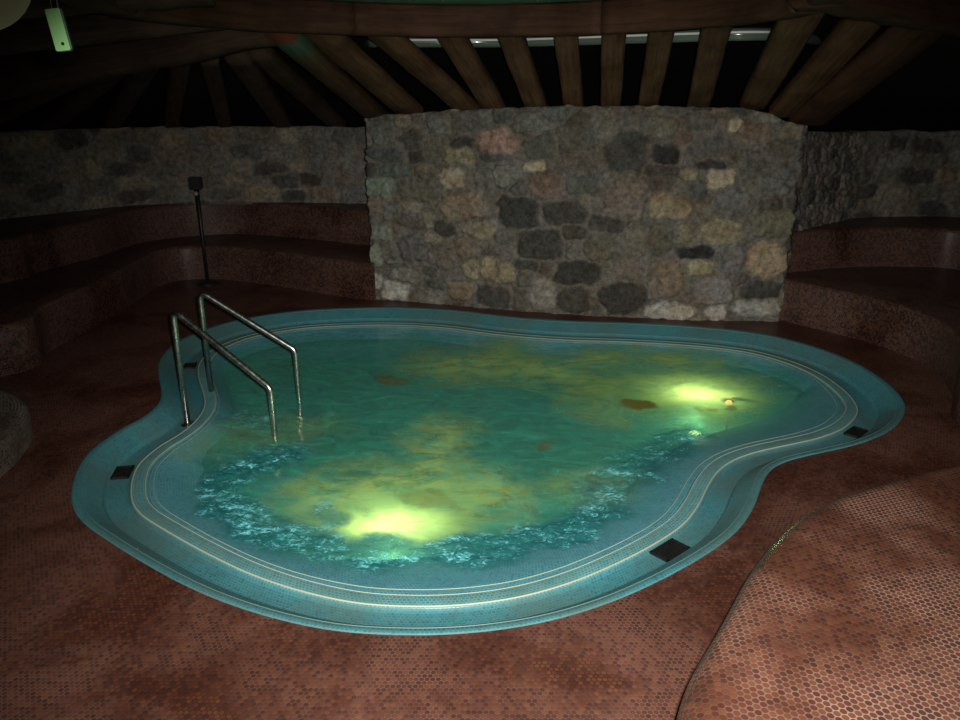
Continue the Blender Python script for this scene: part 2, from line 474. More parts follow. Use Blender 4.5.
bmesh.ops.recalc_face_normals(bm, faces=bm.faces)

m, nt, b = newmat('whirlpool_water')
nt.nodes.remove(b)
out = nt.nodes['Material Output']
at = N(nt, 'ShaderNodeAttribute', attribute_name='surface')
atb = N(nt, 'ShaderNodeAttribute', attribute_name='over_basin')
atd = N(nt, 'ShaderNodeAttribute', attribute_name='murk_dense')
sep = N(nt, 'ShaderNodeSeparateColor'); nt.links.new(at.outputs['Color'], sep.inputs[0])
foam, ceil_refl, murk = sep.outputs
geo = N(nt, 'ShaderNodeNewGeometry').outputs['Position']
nf = noisen(nt, geo, 38, 4, .6, .6); nf2 = noisen(nt, geo, 9, 3, .6, .5)
hgt = mth(nt, 'ADD', mth(nt, 'MULTIPLY', nf, mth(nt, 'ADD', mth(nt, 'MULTIPLY', foam, 1.0), .03)), mth(nt, 'MULTIPLY', nf2, .25))
bp = N(nt, 'ShaderNodeBump'); bp.inputs['Strength'].default_value = .5; bp.inputs['Distance'].default_value = .03
nt.links.new(hgt, bp.inputs['Height'])
tr = N(nt, 'ShaderNodeBsdfTransparent'); tr.inputs[0].default_value = (.93, .99, .98, 1)
gl = N(nt, 'ShaderNodeBsdfGlossy'); gl.inputs['Roughness'].default_value = .09; nt.links.new(bp.outputs[0], gl.inputs['Normal'])
gi = N(nt, 'ShaderNodeNewGeometry')
cosv = mth(nt, 'ABSOLUTE', vm_dot(nt, gi.outputs['Incoming'], bp.outputs[0]))
frs = mth(nt, 'ADD', mth(nt, 'MULTIPLY', mth(nt, 'POWER', mth(nt, 'SUBTRACT', 1.0, cosv, clamp=True), 5.0), .98), .02, clamp=True)
mx1 = N(nt, 'ShaderNodeMixShader'); nt.links.new(frs, mx1.inputs[0]); nt.links.new(tr.outputs[0], mx1.inputs[1]); nt.links.new(gl.outputs[0], mx1.inputs[2])
# murk: cloudy suspended matter close to the surface, thickened at lamps to spread glow
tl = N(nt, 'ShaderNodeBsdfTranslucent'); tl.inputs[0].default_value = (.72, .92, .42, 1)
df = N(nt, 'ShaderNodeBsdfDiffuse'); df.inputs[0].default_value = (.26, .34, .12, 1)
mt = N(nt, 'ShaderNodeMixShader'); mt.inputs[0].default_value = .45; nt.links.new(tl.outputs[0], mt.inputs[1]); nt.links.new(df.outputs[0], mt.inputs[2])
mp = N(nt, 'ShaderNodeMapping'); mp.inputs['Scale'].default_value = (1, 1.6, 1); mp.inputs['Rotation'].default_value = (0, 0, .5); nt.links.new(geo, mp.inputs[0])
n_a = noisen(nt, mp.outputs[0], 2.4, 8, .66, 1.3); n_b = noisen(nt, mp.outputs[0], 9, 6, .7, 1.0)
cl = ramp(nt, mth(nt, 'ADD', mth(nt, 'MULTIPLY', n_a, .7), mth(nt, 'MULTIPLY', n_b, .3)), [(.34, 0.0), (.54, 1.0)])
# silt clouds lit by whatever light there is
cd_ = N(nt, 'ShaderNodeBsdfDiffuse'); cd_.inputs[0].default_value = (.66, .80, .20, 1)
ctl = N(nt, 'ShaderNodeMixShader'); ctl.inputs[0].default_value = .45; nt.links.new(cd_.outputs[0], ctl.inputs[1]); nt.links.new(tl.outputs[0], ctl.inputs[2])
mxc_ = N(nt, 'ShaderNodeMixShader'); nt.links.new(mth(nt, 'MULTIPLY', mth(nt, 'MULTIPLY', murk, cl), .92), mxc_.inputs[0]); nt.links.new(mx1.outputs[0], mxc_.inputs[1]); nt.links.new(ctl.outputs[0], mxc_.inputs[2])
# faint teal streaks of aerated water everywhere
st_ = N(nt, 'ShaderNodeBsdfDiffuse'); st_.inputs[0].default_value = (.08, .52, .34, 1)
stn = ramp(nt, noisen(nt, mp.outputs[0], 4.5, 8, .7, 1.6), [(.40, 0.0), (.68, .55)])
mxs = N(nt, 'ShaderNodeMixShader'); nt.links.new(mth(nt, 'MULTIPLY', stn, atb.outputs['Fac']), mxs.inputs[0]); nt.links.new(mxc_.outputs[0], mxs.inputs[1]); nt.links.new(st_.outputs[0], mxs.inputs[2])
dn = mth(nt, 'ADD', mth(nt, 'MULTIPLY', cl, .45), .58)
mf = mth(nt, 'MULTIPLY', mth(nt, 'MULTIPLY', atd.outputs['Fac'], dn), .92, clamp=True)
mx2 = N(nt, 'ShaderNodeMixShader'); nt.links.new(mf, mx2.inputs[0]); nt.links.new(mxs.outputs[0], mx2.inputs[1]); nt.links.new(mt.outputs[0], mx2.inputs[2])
# brown reflection of the ceiling, painted as matte patches
sd = N(nt, 'ShaderNodeBsdfDiffuse'); sd.inputs[0].default_value = (.17, .15, .03, 1)
sf = mth(nt, 'MULTIPLY', ceil_refl, .9)
mx3 = N(nt, 'ShaderNodeMixShader'); nt.links.new(sf, mx3.inputs[0]); nt.links.new(mx2.outputs[0], mx3.inputs[1]); nt.links.new(sd.outputs[0], mx3.inputs[2])
# aerated water over the jets: thin teal veil, then froth with painted flash sparkle
fv = N(nt, 'ShaderNodeBsdfDiffuse'); fv.inputs[0].default_value = (.018, .16, .17, 1)
mxv = N(nt, 'ShaderNodeMixShader'); nt.links.new(mth(nt, 'MULTIPLY', foam, .62), mxv.inputs[0]); nt.links.new(mx3.outputs[0], mxv.inputs[1]); nt.links.new(fv.outputs[0], mxv.inputs[2])
fd = N(nt, 'ShaderNodeBsdfDiffuse'); fd.inputs[0].default_value = (.24, .86, .90, 1)
mpf = N(nt, 'ShaderNodeMapping'); mpf.inputs['Scale'].default_value = (1, 1.9, 1); mpf.inputs['Rotation'].default_value = (0, 0, .25); nt.links.new(geo, mpf.inputs[0])
nfo = noisen(nt, mpf.outputs[0], 24, 6, .72, 1.4); nfb = noisen(nt, mpf.outputs[0], 6, 3, .6, .5)
thr = mth(nt, 'ADD', nfo, mth(nt, 'MULTIPLY', mth(nt, 'SUBTRACT', nfb, .5), .55))
fm = mth(nt, 'MULTIPLY', ramp(nt, thr, [(.48, 0.0), (.57, .16), (.67, .95)]), foam)
mx4 = N(nt, 'ShaderNodeMixShader'); nt.links.new(fm, mx4.inputs[0]); nt.links.new(mxv.outputs[0], mx4.inputs[1]); nt.links.new(fd.outputs[0], mx4.inputs[2])
nt.links.new(mx4.outputs[0], out.inputs['Surface'])
vs = N(nt, 'ShaderNodeVolumeScatter'); vs.inputs['Color'].default_value = (.30, .78, .54, 1); vs.inputs['Density'].default_value = 1.15; vs.inputs['Anisotropy'].default_value = .0
va = N(nt, 'ShaderNodeVolumeAbsorption'); va.inputs['Color'].default_value = (.12, .90, .76, 1); va.inputs['Density'].default_value = 1.4
ad = N(nt, 'ShaderNodeAddShader'); nt.links.new(vs.outputs[0], ad.inputs[0]); nt.links.new(va.outputs[0], ad.inputs[1])
nt.links.new(ad.outputs[0], out.inputs['Volume'])
m.cycles.homogeneous_volume = True if hasattr(m.cycles, 'homogeneous_volume') else False
M['water'] = m
water = obj('pool_water', bm, M['water'])
ca = water.data.color_attributes.new('surface', 'FLOAT_COLOR', 'POINT')
flat = [c for a in att for c in a] + [0, 0, 0, 1] * (NC + 1)
ca.data.foreach_set('color', flat)
db = water.data.attributes.new('over_basin', 'FLOAT', 'POINT')
ib = []
for k in range(NR):
    for i in range(NC):
        dd = (inner[i] - wcen).length * (k / NR) - (gap[i] - .335) * 1.02
        ib.append(max(0.0, min(1.0, dd / .10 + .3)))
db.data.foreach_set('value', ib + [1.0] + [0.0] * NC)
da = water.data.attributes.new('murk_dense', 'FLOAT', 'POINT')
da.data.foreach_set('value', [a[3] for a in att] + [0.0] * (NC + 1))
tag(water, 'murky green bubbling water filling the teal mosaic bath', 'water', kind='stuff')

# ------------------------------------------------------------------ underwater lamps
M['lens'] = plain('lit_lamp_glass', (.35, .4, .2), .5, .25, (1, .55, .15))
M['under'] = plain('teal_coated_metal', (.02, .10, .10), .7)
def pool_lamp(u, v, z, label, watts, col, zs=None):
    p = P(u, v, z if zs is None else zs); p.z = z
    t = thing('underwater_lamp', label, 'lamp', p, 0, 'underwater lamps')
    obj('lamp_housing', lathe([(.09, -.145), (.075, -.10), (.072, 0), (.078, .012), (.066, .024), (.052, .026)]), M['under'], t)
    obj('lamp_lens', lathe([(.050, .024), (.045, .036), (.03, .045), (.01, .049)]), M['lens'], t)
    if not watts: return t
    ld = bpy.data.lights.new('lamp_light', 'POINT'); ld.energy = watts; ld.color = col; ld.shadow_soft_size = .05
    lo = bpy.data.objects.new('lamp_light', ld); C.objects.link(lo); lo.location = (0, 0, .15); lo.parent = t
    return t
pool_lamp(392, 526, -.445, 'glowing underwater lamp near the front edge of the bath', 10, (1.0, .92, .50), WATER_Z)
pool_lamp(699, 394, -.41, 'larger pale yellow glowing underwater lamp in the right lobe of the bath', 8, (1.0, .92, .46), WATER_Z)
op = P(729, 401, -.10); op.z = -.445  # added stem with a glowing tip stands for the orange glint
t = thing('underwater_lamp', 'small orange glint in the right lobe, made by an added glowing stem', 'lamp', op, 0, 'underwater lamps')  # added stem, not one of the real lamps
obj('lamp_housing', lathe([(.035, 0), (.035, .02), (.010, .03), (.010, .29), (.022, .30), (.026, .325)], 20), M['under'], t)
obj('lamp_lens', lathe([(.024, .325), (.022, .338), (.012, .348), (.003, .350)], 20), plain('orange_glint_tip', (1, .5, .15), .3, 2.2, (1, .42, .10)), t)  # glowing tip of the added stem, not a real lens

# ------------------------------------------------------------------ drain grates in the gutter
def grate(u, v, label, w, d, open_=False):
    p = P(u, v, -.088)
    i = min(range(NC), key=lambda j: (outer[j].x + nrm[j].x * .18 - p.x) ** 2 + (outer[j].y + nrm[j].y * .18 - p.y) ** 2)
    q = nrm[i]; c = outer[i] + q * .183
    t = thing('drain_grate', label, 'drain', (c.x, c.y, -.0915), math.atan2(q.x, -q.y) + PI, 'gutter drain grates')
    bm = bmesh.new()
    for s in (-1, 1):
        box_into(bm, (s * (w / 2 - .006), 0, .008), (.012, d, .014), bev=.002)
        box_into(bm, (0, s * (d / 2 - .006), .008), (w, .012, .014), bev=.002)
    obj('frame', bm, M['dark_metal'], t, False)
    bm = bmesh.new(); nb = 6
    for k in range(nb):
        y = -d / 2 + .012 + (d - .024) * (k + .5) / nb
        box_into(bm, (0, y, .008), (w - .02, .006, .008))
    for k in range(4):
        x = -w / 2 + .012 + (w - .024) * (k + .5) / 4
        box_into(bm, (x, 0, .006), (.005, d - .02, .006))
    obj('grid', bm, M['dark_metal'], t, False)
    bm = bmesh.new(); box_into(bm, (0, 0, .001), (w - .016, d - .016, .002))
    obj('sump', bm, M['black_metal'], t, False)
    return t
grate(118, 473, 'small dark drain grate in the gutter at the left side of the bath', .14, .095)
grate(178, 367, 'dark drain grate in the gutter behind the near handrail post', .12, .09)
grate(853, 432, 'dark drain grate in the gutter at the far right lobe', .15, .09)
grate(678, 553, 'largest dark drain grate, in the gutter nearest the tiled lounger', .17, .105)

# ------------------------------------------------------------------ handrails
def handrail(b0, top0, bend, b1, label, r=.019):
    """b0 px of the outer base, top0 px of the upper bend, bend px of the lower bend, b1 px where the inner post meets the water"""
    A = P(*b0, -.10)
    B = P(*b1, WATER_Z)
    ra = ray(*top0); hA = CAM_H + ra.z * (A.y / ra.y)
    rb = ray(*bend); hB = CAM_H + rb.z * (B.y / rb.y)
    t = thing('pool_handrail', label, 'handrail', A, 0, 'handrails at the bath entry')
    T0 = Vector((A.x, A.y, hA)); T1 = Vector((B.x, B.y, hB))
    dn = (T1 - T0).normalized()
    pts = [A.copy(), Vector((A.x, A.y, hA - .11))]
    p0 = Vector((A.x, A.y, hA - .08)); p2 = T0 + dn * .09
    p0b = p0; ctl = Vector((A.x, A.y, hA + .015))
    for k in range(0, 11):
        s = k / 10; pts.append(p0b * (1 - s) ** 2 + ctl * 2 * s * (1 - s) + p2 * s * s)
    q0 = T1 - dn * .03; q2 = T1 - Vector((0, 0, .03))
    pts.append(T0.lerp(T1, .5))
    for k in range(0, 7):
        s = k / 6; pts.append(q0 * (1 - s) ** 2 + T1 * 2 * s * (1 - s) + q2 * s * s)
    pts.append(Vector((B.x, B.y, WATER_Z))); pts.append(Vector((B.x, B.y, -.285)))
    pts = [p - A for p in pts]
    obj('rail', tube(pts, r, 18), M['steel'], t)
    for q in (Vector((0, 0, 0)), Vector((B.x - A.x, B.y - A.y, -.19))):
        o = obj('base_plate', lathe([(.05, -.002), (.052, .004), (.046, .010), (.024, .014), (.0195, .022)], 24), M['dark_metal'] if q.length > .1 else M['steel'], t)
        o.location = q
handrail((188, 425), (172, 309), (269, 388), (275, 436), 'nearer stainless steel handrail at the left of the bath')
handrail((212, 395), (200, 291), (296, 350), (299, 396), 'farther stainless steel handrail at the left of the bath')

# ================================================================== FLOOR
bm = bmesh.new(); uvl = bm.loops.layers.uv.new('UVMap')
hole = off(-.010, 0)
X0, X1, Y0, Y1 = -6.5, 7.0, -1.5, 9.5
sq = [Vector((X0, Y0, 0)), Vector((X1, Y0, 0)), Vector((X1, Y1, 0)), Vector((X0, Y1, 0))]
ed = []
for loop in (hole, sq):
    vs_ = [bm.verts.new(p) for p in loop]
    ed += [bm.edges.new((vs_[i], vs_[(i + 1) % len(vs_)])) for i in range(len(vs_))]
bmesh.ops.triangle_fill(bm, use_beauty=True, use_dissolve=False, edges=ed)
for f in bm.faces:
    if f.normal.z < 0: f.normal_flip()
    for l in f.loops: l[uvl].uv = (l.vert.co.x + .3 * l.vert.co.y * 0, l.vert.co.y)
fl = obj('floor', bm, M['floor_tile'], None, False); fl['kind'] = 'structure'

# ================================================================== TIERED BENCHES
def worldline(px, z, extra=()):
    return [P(u, v, z) for u, v in px] + [Vector((x, y, z)) for x, y in extra]
def tier(name, line, zb, zt, back, parent, n=160, sm=6):
    a = resample(catmull(line, 8), n); c = resample(catmull(back, 8), n)
    def toward(d, z): return [Vector((p.x, p.y, z)) + (Vector((q.x - p.x, q.y - p.y, 0))).normalized() * d for p, q in zip(a, c)]
    def at(z): return [Vector((p.x, p.y, z)) for p in a]
    def lr(t, z): return [Vector((p.x + (q.x - p.x) * t, p.y + (q.y - p.y) * t, z)) for p, q in zip(a, c)]
    rings = [at(zb), toward(.0, zb + .1), toward(0, zt - .045), toward(.006, zt - .022), toward(.022, zt - .006), toward(.045, zt), lr(.5, zt), lr(1, zt)]
    return obj(name, loft(rings, False), M['riser_tile'], parent)
LC1 = worldline([(376, 301), (345, 297), (320, 293), (270, 285), (213, 279), (165, 284), (125, 309), (80, 335), (50, 352), (38, 366), (0, 377)], 0, [(-4.3, 4.2), (-5.2, 3.4)])
LC2 = worldline([(376, 246), (345, 243), (320, 240), (233, 234), (150, 241), (100, 256), (40, 272), (0, 284)], .36, [(-5.1, 5.0), (-6.0, 4.0)])
LC3 = worldline([(376, 203), (345, 203), (300, 202), (200, 203), (133, 205), (67, 212), (0, 219)], .72, [(-6.0, 5.8), (-6.8, 4.9)])
tl_ = thing('tiered_bench', 'curved two-step bench of red mosaic along the left stone wall', 'bench', (-2.6, 7.0, 0), 0, 'tiered benches round the bath')
tr_ = thing('tiered_bench', 'curved two-step bench of red mosaic right of the pale stone wall', 'bench', (3.9, 6.2, 0), 0, 'tiered benches round the bath')
def bench(root, c1, c2, c3):
    for nm, a, zb, zt, c in (('lower_tier', c1, 0, .36, c2), ('upper_tier', c2, .36, .72, c3)):
        ext = [q + (q - p).normalized() * .06 if (q - p).length > 0 else q for p, q in zip(a, c)] if len(a) == len(c) else c
        o = tier(nm, a, zb, zt, c, root)
        o.matrix_parent_inverse = Matrix.Translation(-Vector(root.location))
bench(tl_, LC1, LC2, LC3)
RC1 = worldline([(770, 318), (785, 321), (800, 325), (856, 339), (906, 356), (936, 374), (952, 395), (962, 430)], 0, [(3.05, 3.3), (3.5, 2.6), (4.2, 2.0)])
RC2 = worldline([(785, 273), (805, 271), (855, 267), (910, 267), (960, 270)], .36, [(4.9, 5.9), (5.5, 4.8), (5.9, 3.5)])
RC3 = worldline([(785, 224), (805, 221), (865, 217), (910, 216), (960, 217)], .72, [(5.9, 6.9), (6.6, 5.5), (6.9, 4.2)])
bench(tr_, RC1, RC2, RC3)

# low bench at the left edge
lb = [P(-120, 560), P(-50, 515), P(0, 478), P(20, 459), P(33, 438), P(30, 425), P(8, 414), P(-60, 402), P(-200, 398), P(-330, 450), P(-300, 560)]
lbc = smooth_closed(resample(catmull(lb, 8, True), 160, True), 2); ln = inward(lbc)
def lo_(d, z): return [Vector((p.x, p.y, z)) + q * d for p, q in zip(lbc, ln)]
M['grey_tile'] = mosaic('grey_brown_mosaic', [(p, (c[0] * .8 + .02, c[0] * .55 + .02, c[0] * .42 + .02)) for p, c in RED], (.30, .26, .2), .02, None, .3)
o = obj('low_bench', loft([lo_(0, 0), lo_(0, .13), lo_(.012, .165), (lo_(.04, .18)), lo_(.08, .183)], True, True), M['grey_tile'])
tag(o, 'low grey-brown mosaic ledge at the left edge of the photo', 'bench')

# big lounger in the foreground right
FB = [P(u, v, .45) for u, v in [(668, 760), (675, 718), (690, 662), (722, 608), (755, 551), (788, 515), (827, 491), (873, 476), (960, 455), (1080, 441)]]
FB += [Vector((3.9, 2.9, .45)), Vector((4.2, 1.8, .45)), Vector((3.0, .9, .45)), Vector((1.6, .55, .45)), Vector((.7, .7, .45))]
fbc = smooth_closed(resample(catmull(FB, 10, True), 300, True), 2); fn = inward(fbc)
def fo(d, z): return [Vector((p.x, p.y, z)) + q * d for p, q in zip(fbc, fn)]
R_ = .11
prof = [(-.005, 0), (-.005, .45 - R_)] + [(-.005 + R_ * (1 - math.cos(a)), .45 - R_ + R_ * math.sin(a)) for a in [PI / 2 * k / 10 for k in range(1, 11)]] + [(.2, .452)]
bm = loft([fo(d, z) for d, z in prof], True, True)
ul = bm.loops.layers.uv.active
for f in bm.faces:
    if f.normal.z > .75:
        for l in f.loops:
            x, y = l.vert.co.x, l.vert.co.y; a = .35
            l[ul].uv = (x * math.cos(a) + y * math.sin(a), -x * math.sin(a) + y * math.cos(a))
o = obj('mosaic_lounger', bm, M['bench_tile'])
tag(o, 'large rounded red-brown mosaic lounger in the right foreground', 'bench')

# ================================================================== STONE WALLS
def s2l(c): return tuple(((x / 255) / 12.92 if x / 255 < .04 else ((x / 255 + .055) / 1.055) ** 2.4) for x in c)
def desat(c, k):
    g = sum(c) / 3; return tuple((g + (x - g) * .58) * k for x in c)
STONES = [(500,141,21,12,(112,84,72)),(459,156,14,8,(100,95,65)),(452,178,13,10,(110,100,75)),(434,150,11,8,(75,72,55)),(378,187,15,9,(80,95,80)),
 (465,208,24,14,(95,82,65)),(413,140,9,8,(55,52,45)),(384,135,12,12,(70,72,62)),(385,155,18,6,(50,58,55)),(395,170,18,6,(60,68,62)),(420,190,20,10,(68,66,52)),
 (505,175,14,10,(82,80,70)),(485,173,10,10,(70,68,60)),(470,120,22,8,(66,68,60)),(440,125,12,8,(75,78,70)),(541,146,16,12,(62,64,56)),(578,133,20,16,(64,64,55)),
 (530,125,18,11,(72,76,68)),(555,115,16,7,(68,72,66)),(536,167,10,5,(120,110,80)),(547,186,17,13,(85,68,58)),(576,165,18,7,(72,64,54)),(583,183,17,9,(58,62,56)),
 (627,152,20,17,(48,48,44)),(519,188,8,7,(60,58,52)),(605,125,14,12,(78,76,62)),(626,201,20,17,(85,75,66)),(520,212,20,14,(40,40,38)),(563,213,22,11,(48,46,42)),
 (632,118,12,7,(70,66,60)),(663,156,14,9,(33,34,34)),(661,171,17,5,(58,56,50)),(658,183,15,7,(62,56,52)),(721,178,13,10,(125,112,85)),(735,126,7,7,(125,115,85)),
 (690,175,8,7,(95,85,60)),(668,207,22,12,(98,84,58)),(697,190,9,8,(60,60,56)),(708,148,20,9,(66,64,58)),(755,133,15,9,(90,74,58)),(792,133,10,9,(90,78,60)),
 (765,117,16,6,(90,88,80)),(790,172,12,10,(70,70,66)),(740,160,20,9,(70,68,60)),(684,140,8,6,(85,65,55)),(660,127,16,9,(78,78,64)),(700,120,14,8,(68,66,58)),
 (770,188,18,10,(72,72,68)),(714,165,17,4,(42,40,40)),(735,203,20,12,(74,72,68)),(395,290,14,9,(115,115,105)),(376,255,7,10,(92,100,85)),(383,233,9,7,(85,92,80)),
 (378,282,5,7,(110,110,100)),(404,275,14,7,(82,84,74)),(413,248,13,12,(66,64,64)),(444,229,12,6,(50,46,42)),(393,212,10,7,(72,80,76)),(443,258,16,10,(78,74,70)),
 (480,228,18,10,(92,84,60)),(465,248,11,10,(85,72,52)),(473,270,9,9,(100,92,62)),(489,268,9,10,(108,98,66)),(505,272,10,9,(104,94,64)),(461,290,14,9,(90,80,56)),
 (430,297,14,8,(84,78,66)),(495,297,18,11,(50,48,42)),(492,250,8,7,(75,66,60)),(541,245,21,14,(46,44,38)),(578,272,23,11,(42,40,36)),(623,299,25,15,(43,42,38)),
 (543,295,12,14,(92,88,78)),(575,300,14,12,(50,48,40)),(576,232,12,7,(56,52,44)),(607,224,18,8,(50,46,40)),(600,247,14,14,(70,66,50)),(572,250,7,8,(74,70,62)),
 (636,242,12,14,(80,74,58)),(632,270,16,9,(78,68,60)),(547,268,9,7,(64,58,52)),(655,285,6,14,(85,70,55)),(520,300,9,12,(64,58,48)),(660,238,13,15,(66,64,52)),
 (685,234,10,10,(88,80,56)),(722,232,20,12,(100,90,66)),(773,224,20,12,(78,76,54)),(768,260,19,17,(115,95,66)),(697,252,17,6,(33,32,36)),(700,268,15,7,(105,96,66)),
 (668,278,15,16,(92,74,54)),(730,260,13,12,(78,76,76)),(757,290,21,9,(48,48,46)),(757,308,21,10,(105,105,98)),(715,290,20,13,(88,84,80)),(668,311,26,8,(120,118,105)),
 (715,314,10,8,(118,114,105)),(797,270,8,12,(80,80,76)),(740,280,7,6,(64,56,52)),(798,240,7,12,(88,84,76))]

def stone_wall(name, line, zfun0, zfun1, thick, res, stones, seed, cell=(.19, .13), tone=1.0, rough=.03):
    """line: plan polyline (left to right as seen from the bath). Stones are raised shapes set in mortar."""
    rnd = random.Random(seed)
    L = [0.0]
    for a, b2 in zip(line, line[1:]): L.append(L[-1] + (b2 - a).length)
    def at(s):
        s = max(0, min(L[-1], s)); j = 0
        while j < len(L) - 2 and L[j + 1] < s: j += 1
        t = (s - L[j]) / (L[j + 1] - L[j]); return line[j].lerp(line[j + 1], t), j
    Z0 = min(zfun0(s) for s in (0, L[-1] / 2, L[-1])); Z1 = max(zfun1(L[-1] * k / 20) for k in range(21)) + .02
    st = []
    for (u, v, a, bb, c) in stones:
        r = ray(u, v); best = None
        for j in range(len(line) - 1):
            p, q = line[j], line[j + 1]; ex, ey = q.x - p.x, q.y - p.y
            den = r.x * ey - r.y * ex
            if abs(den) < 1e-9: continue
            t = (p.x * ey - p.y * ex) / den; w = (p.x * r.y - p.y * r.x) / den
            if 0 <= w <= 1 and t > 0 and (best is None or t < best[0]): best = (t, L[j] + w * (q - p).length)
        if best:
            t, s = best; st.append((s, CAM_H + r.z * t, a / FPX * t * .95, bb / FPX * t * 1.0, desat(s2l(c), 3.3 * tone), rnd.uniform(2.2, 4.2), rnd.uniform(-.12, .12), rnd.uniform(.6, 1.3)))
    pal = [(70,66,56),(60,60,54),(85,74,58),(52,50,46),(78,76,68),(92,84,64),(46,44,40),(72,70,66)]
    z = Z0 - .05; row = 0
    while z < Z1 + .08:
        s = -rnd.random() * cell[0]
        while s < L[-1] + .1:
            w = cell[0] * rnd.uniform(.6, 1.4); h = cell[1] * rnd.uniform(.75, 1.2)
            c = (s + w / 2, z + rnd.uniform(-.03, .03))
            if all(((c[0] - q[0]) / (q[2] + w * .42)) ** 2 + ((c[1] - q[1]) / (q[3] + h * .42)) ** 2 > 1 for q in st):
                st.append((c[0], c[1], w * .46, h * .46, desat(s2l(rnd.choice(pal)), 3.1 * tone), rnd.uniform(2.2, 4.5), rnd.uniform(-.15, .15), rnd.uniform(.5, 1.2)))
            s += w
        z += cell[1] * .9; row += 1
    ns = int(L[-1] / res) + 1; nz = int((Z1 - Z0) / res) + 1
    S = np.linspace(0, L[-1], ns); T = np.linspace(0, 1, nz)
    SS, TT = np.meshgrid(S, T, indexing='ij')
    z0 = np.array([zfun0(s) for s in S])[:, None]; z1 = np.array([zfun1(s) for s in S])[:, None]
    ZZ = z0 + (z1 - z0) * TT
    # wobble the coordinates so outlines are not clean ellipses
    wob = np.array([[noise.noise(Vector((s * 11, z_ * 11, seed))) for z_ in row_] for s, row_ in zip(S, ZZ)])
    wob2 = np.array([[noise.noise(Vector((s * 11, z_ * 11, seed + 20))) for z_ in row_] for s, row_ in zip(S, ZZ)])
    rg = np.array([[noise.fractal(Vector((s * 16, z_ * 16, seed + 40)), 1, 2, 4) for z_ in row_] for s, row_ in zip(S, ZZ)])
    A = SS + wob * .026 + rg * .012; B = ZZ + wob2 * .022 + np.roll(rg, 17, 0) * .010
    m1 = np.full(A.shape, 99.); m2 = np.full(A.shape, 99.); idx = np.zeros(A.shape, int)
    for i, (cs, cz, a, bb, c, p, rot, hh) in enumerate(st):
        dx = (A - cs) * math.cos(rot) + (B - cz) * math.sin(rot); dy = -(A - cs) * math.sin(rot) + (B - cz) * math.cos(rot)
        mm = ((np.abs(dx) / a) ** p + (np.abs(dy) / bb) ** p) ** (1 / p)
        nearer = mm < m1
        m2 = np.where(nearer, m1, np.minimum(m2, mm)); m1 = np.where(nearer, mm, m1); idx = np.where(nearer, i, idx)
    gapd = np.minimum((m2 - m1) * .75, (1.28 - m1) * 1.3)
    k = np.clip(gapd / .42, 0, 1); k = k * k * (3 - 2 * k)
    hs = np.array([q[7] for q in st])[idx]; colr = np.array([q[4] for q in st])[idx]
    H = k * .024 * hs + rg * .018
    fac = np.clip((gapd - .05 + rg * .08) / .30, 0, 1)[..., None]
    mort = np.array([.215, .20, .175]) * tone
    COL = mort * (1 - fac) + colr * fac
    bm = bmesh.new(); vv = []
    nrmj = []
    for a, b2 in zip(line, line[1:]):
        d = (b2 - a).normalized(); nrmj.append(Vector((d.y, -d.x, 0)))
    cols = []
    for i in range(ns):
        p, j = at(S[i]); nn = nrmj[j].copy()
        # blend at corners
        for jj in (j - 1, j + 1):
            if 0 <= jj < len(nrmj):
                ds = abs(S[i] - L[max(j, jj)])
                if ds < .08: nn = nn + nrmj[jj] * (1 - ds / .08) * .999
        nn.normalize()
        colv = []
        for q in range(nz):
            colv.append(bm.verts.new((p.x + nn.x * H[i, q], p.y + nn.y * H[i, q], ZZ[i, q]))); cols.append((*COL[i, q], 1))
        # back of the wall
        colv.append(bm.verts.new((p.x - nn.x * thick, p.y - nn.y * thick, ZZ[i, -1]))); cols.append((*mort, 1))
        colv.append(bm.verts.new((p.x - nn.x * thick, p.y - nn.y * thick, ZZ[i, 0]))); cols.append((*mort, 1))
        vv.append(colv)
    mrow = nz + 2
    for i in range(ns - 1):
        for q in range(mrow):
            r2 = (q + 1) % mrow
            bm.faces.new((vv[i][q], vv[i + 1][q], vv[i + 1][r2], vv[i][r2]))
    bm.faces.new(vv[0]); bm.faces.new(vv[-1])
    bmesh.ops.recalc_face_normals(bm, faces=bm.faces)
    o = obj(name, bm, M['stone'])
    ca = o.data.color_attributes.new('stone_colour', 'FLOAT_COLOR', 'POINT')
    ca.data.foreach_set('color', np.array(cols, dtype=np.float32).ravel())
    o['kind'] = 'structure'
    return o

# centre wall
base_c = [P(u, v, 0) for u, v in [(374, 299), (430, 303), (520, 311), (600, 316), (690, 320), (778, 321)]]
cw = [base_c[0] + Vector((-.03, 1.5, 0))] + base_c + [base_c[-1] + Vector((.16, .35, 0)), P(866, 216, .72) + Vector((.05, .1, -.72))]
Lc = [0.0]
for a, b2 in zip(cw, cw[1:]): Lc.append(Lc[-1] + (b2 - a).length)
def on_line(u, v, line, L):
    r = ray(u, v)
    for j in range(len(line) - 1):
        p, q = line[j], line[j + 1]; ex, ey = q.x - p.x, q.y - p.y
        den = r.x * ey - r.y * ex
        if abs(den) < 1e-9: continue
        t = (p.x * ey - p.y * ex) / den; w = (p.x * r.y - p.y * r.x) / den
        if 0 <= w <= 1 and t > 0: return L[j] + w * (q - p).length, CAM_H + r.z * t
tops = []
for u, v in [(368, 118), (400, 114), (450, 111), (500, 108), (560, 106), (640, 106), (700, 107), (745, 109), (768, 112), (782, 120), (798, 124)]:
    r = on_line(u, v, cw[1:-1], [x - Lc[1] for x in Lc[1:-1]])
    if r: tops.append((r[0] + Lc[1], r[1]))
tops = [(0, tops[0][1]), (Lc[1], tops[0][1])] + tops + [(Lc[-2], 1.56), (Lc[-1], 1.52)]
tops.sort()
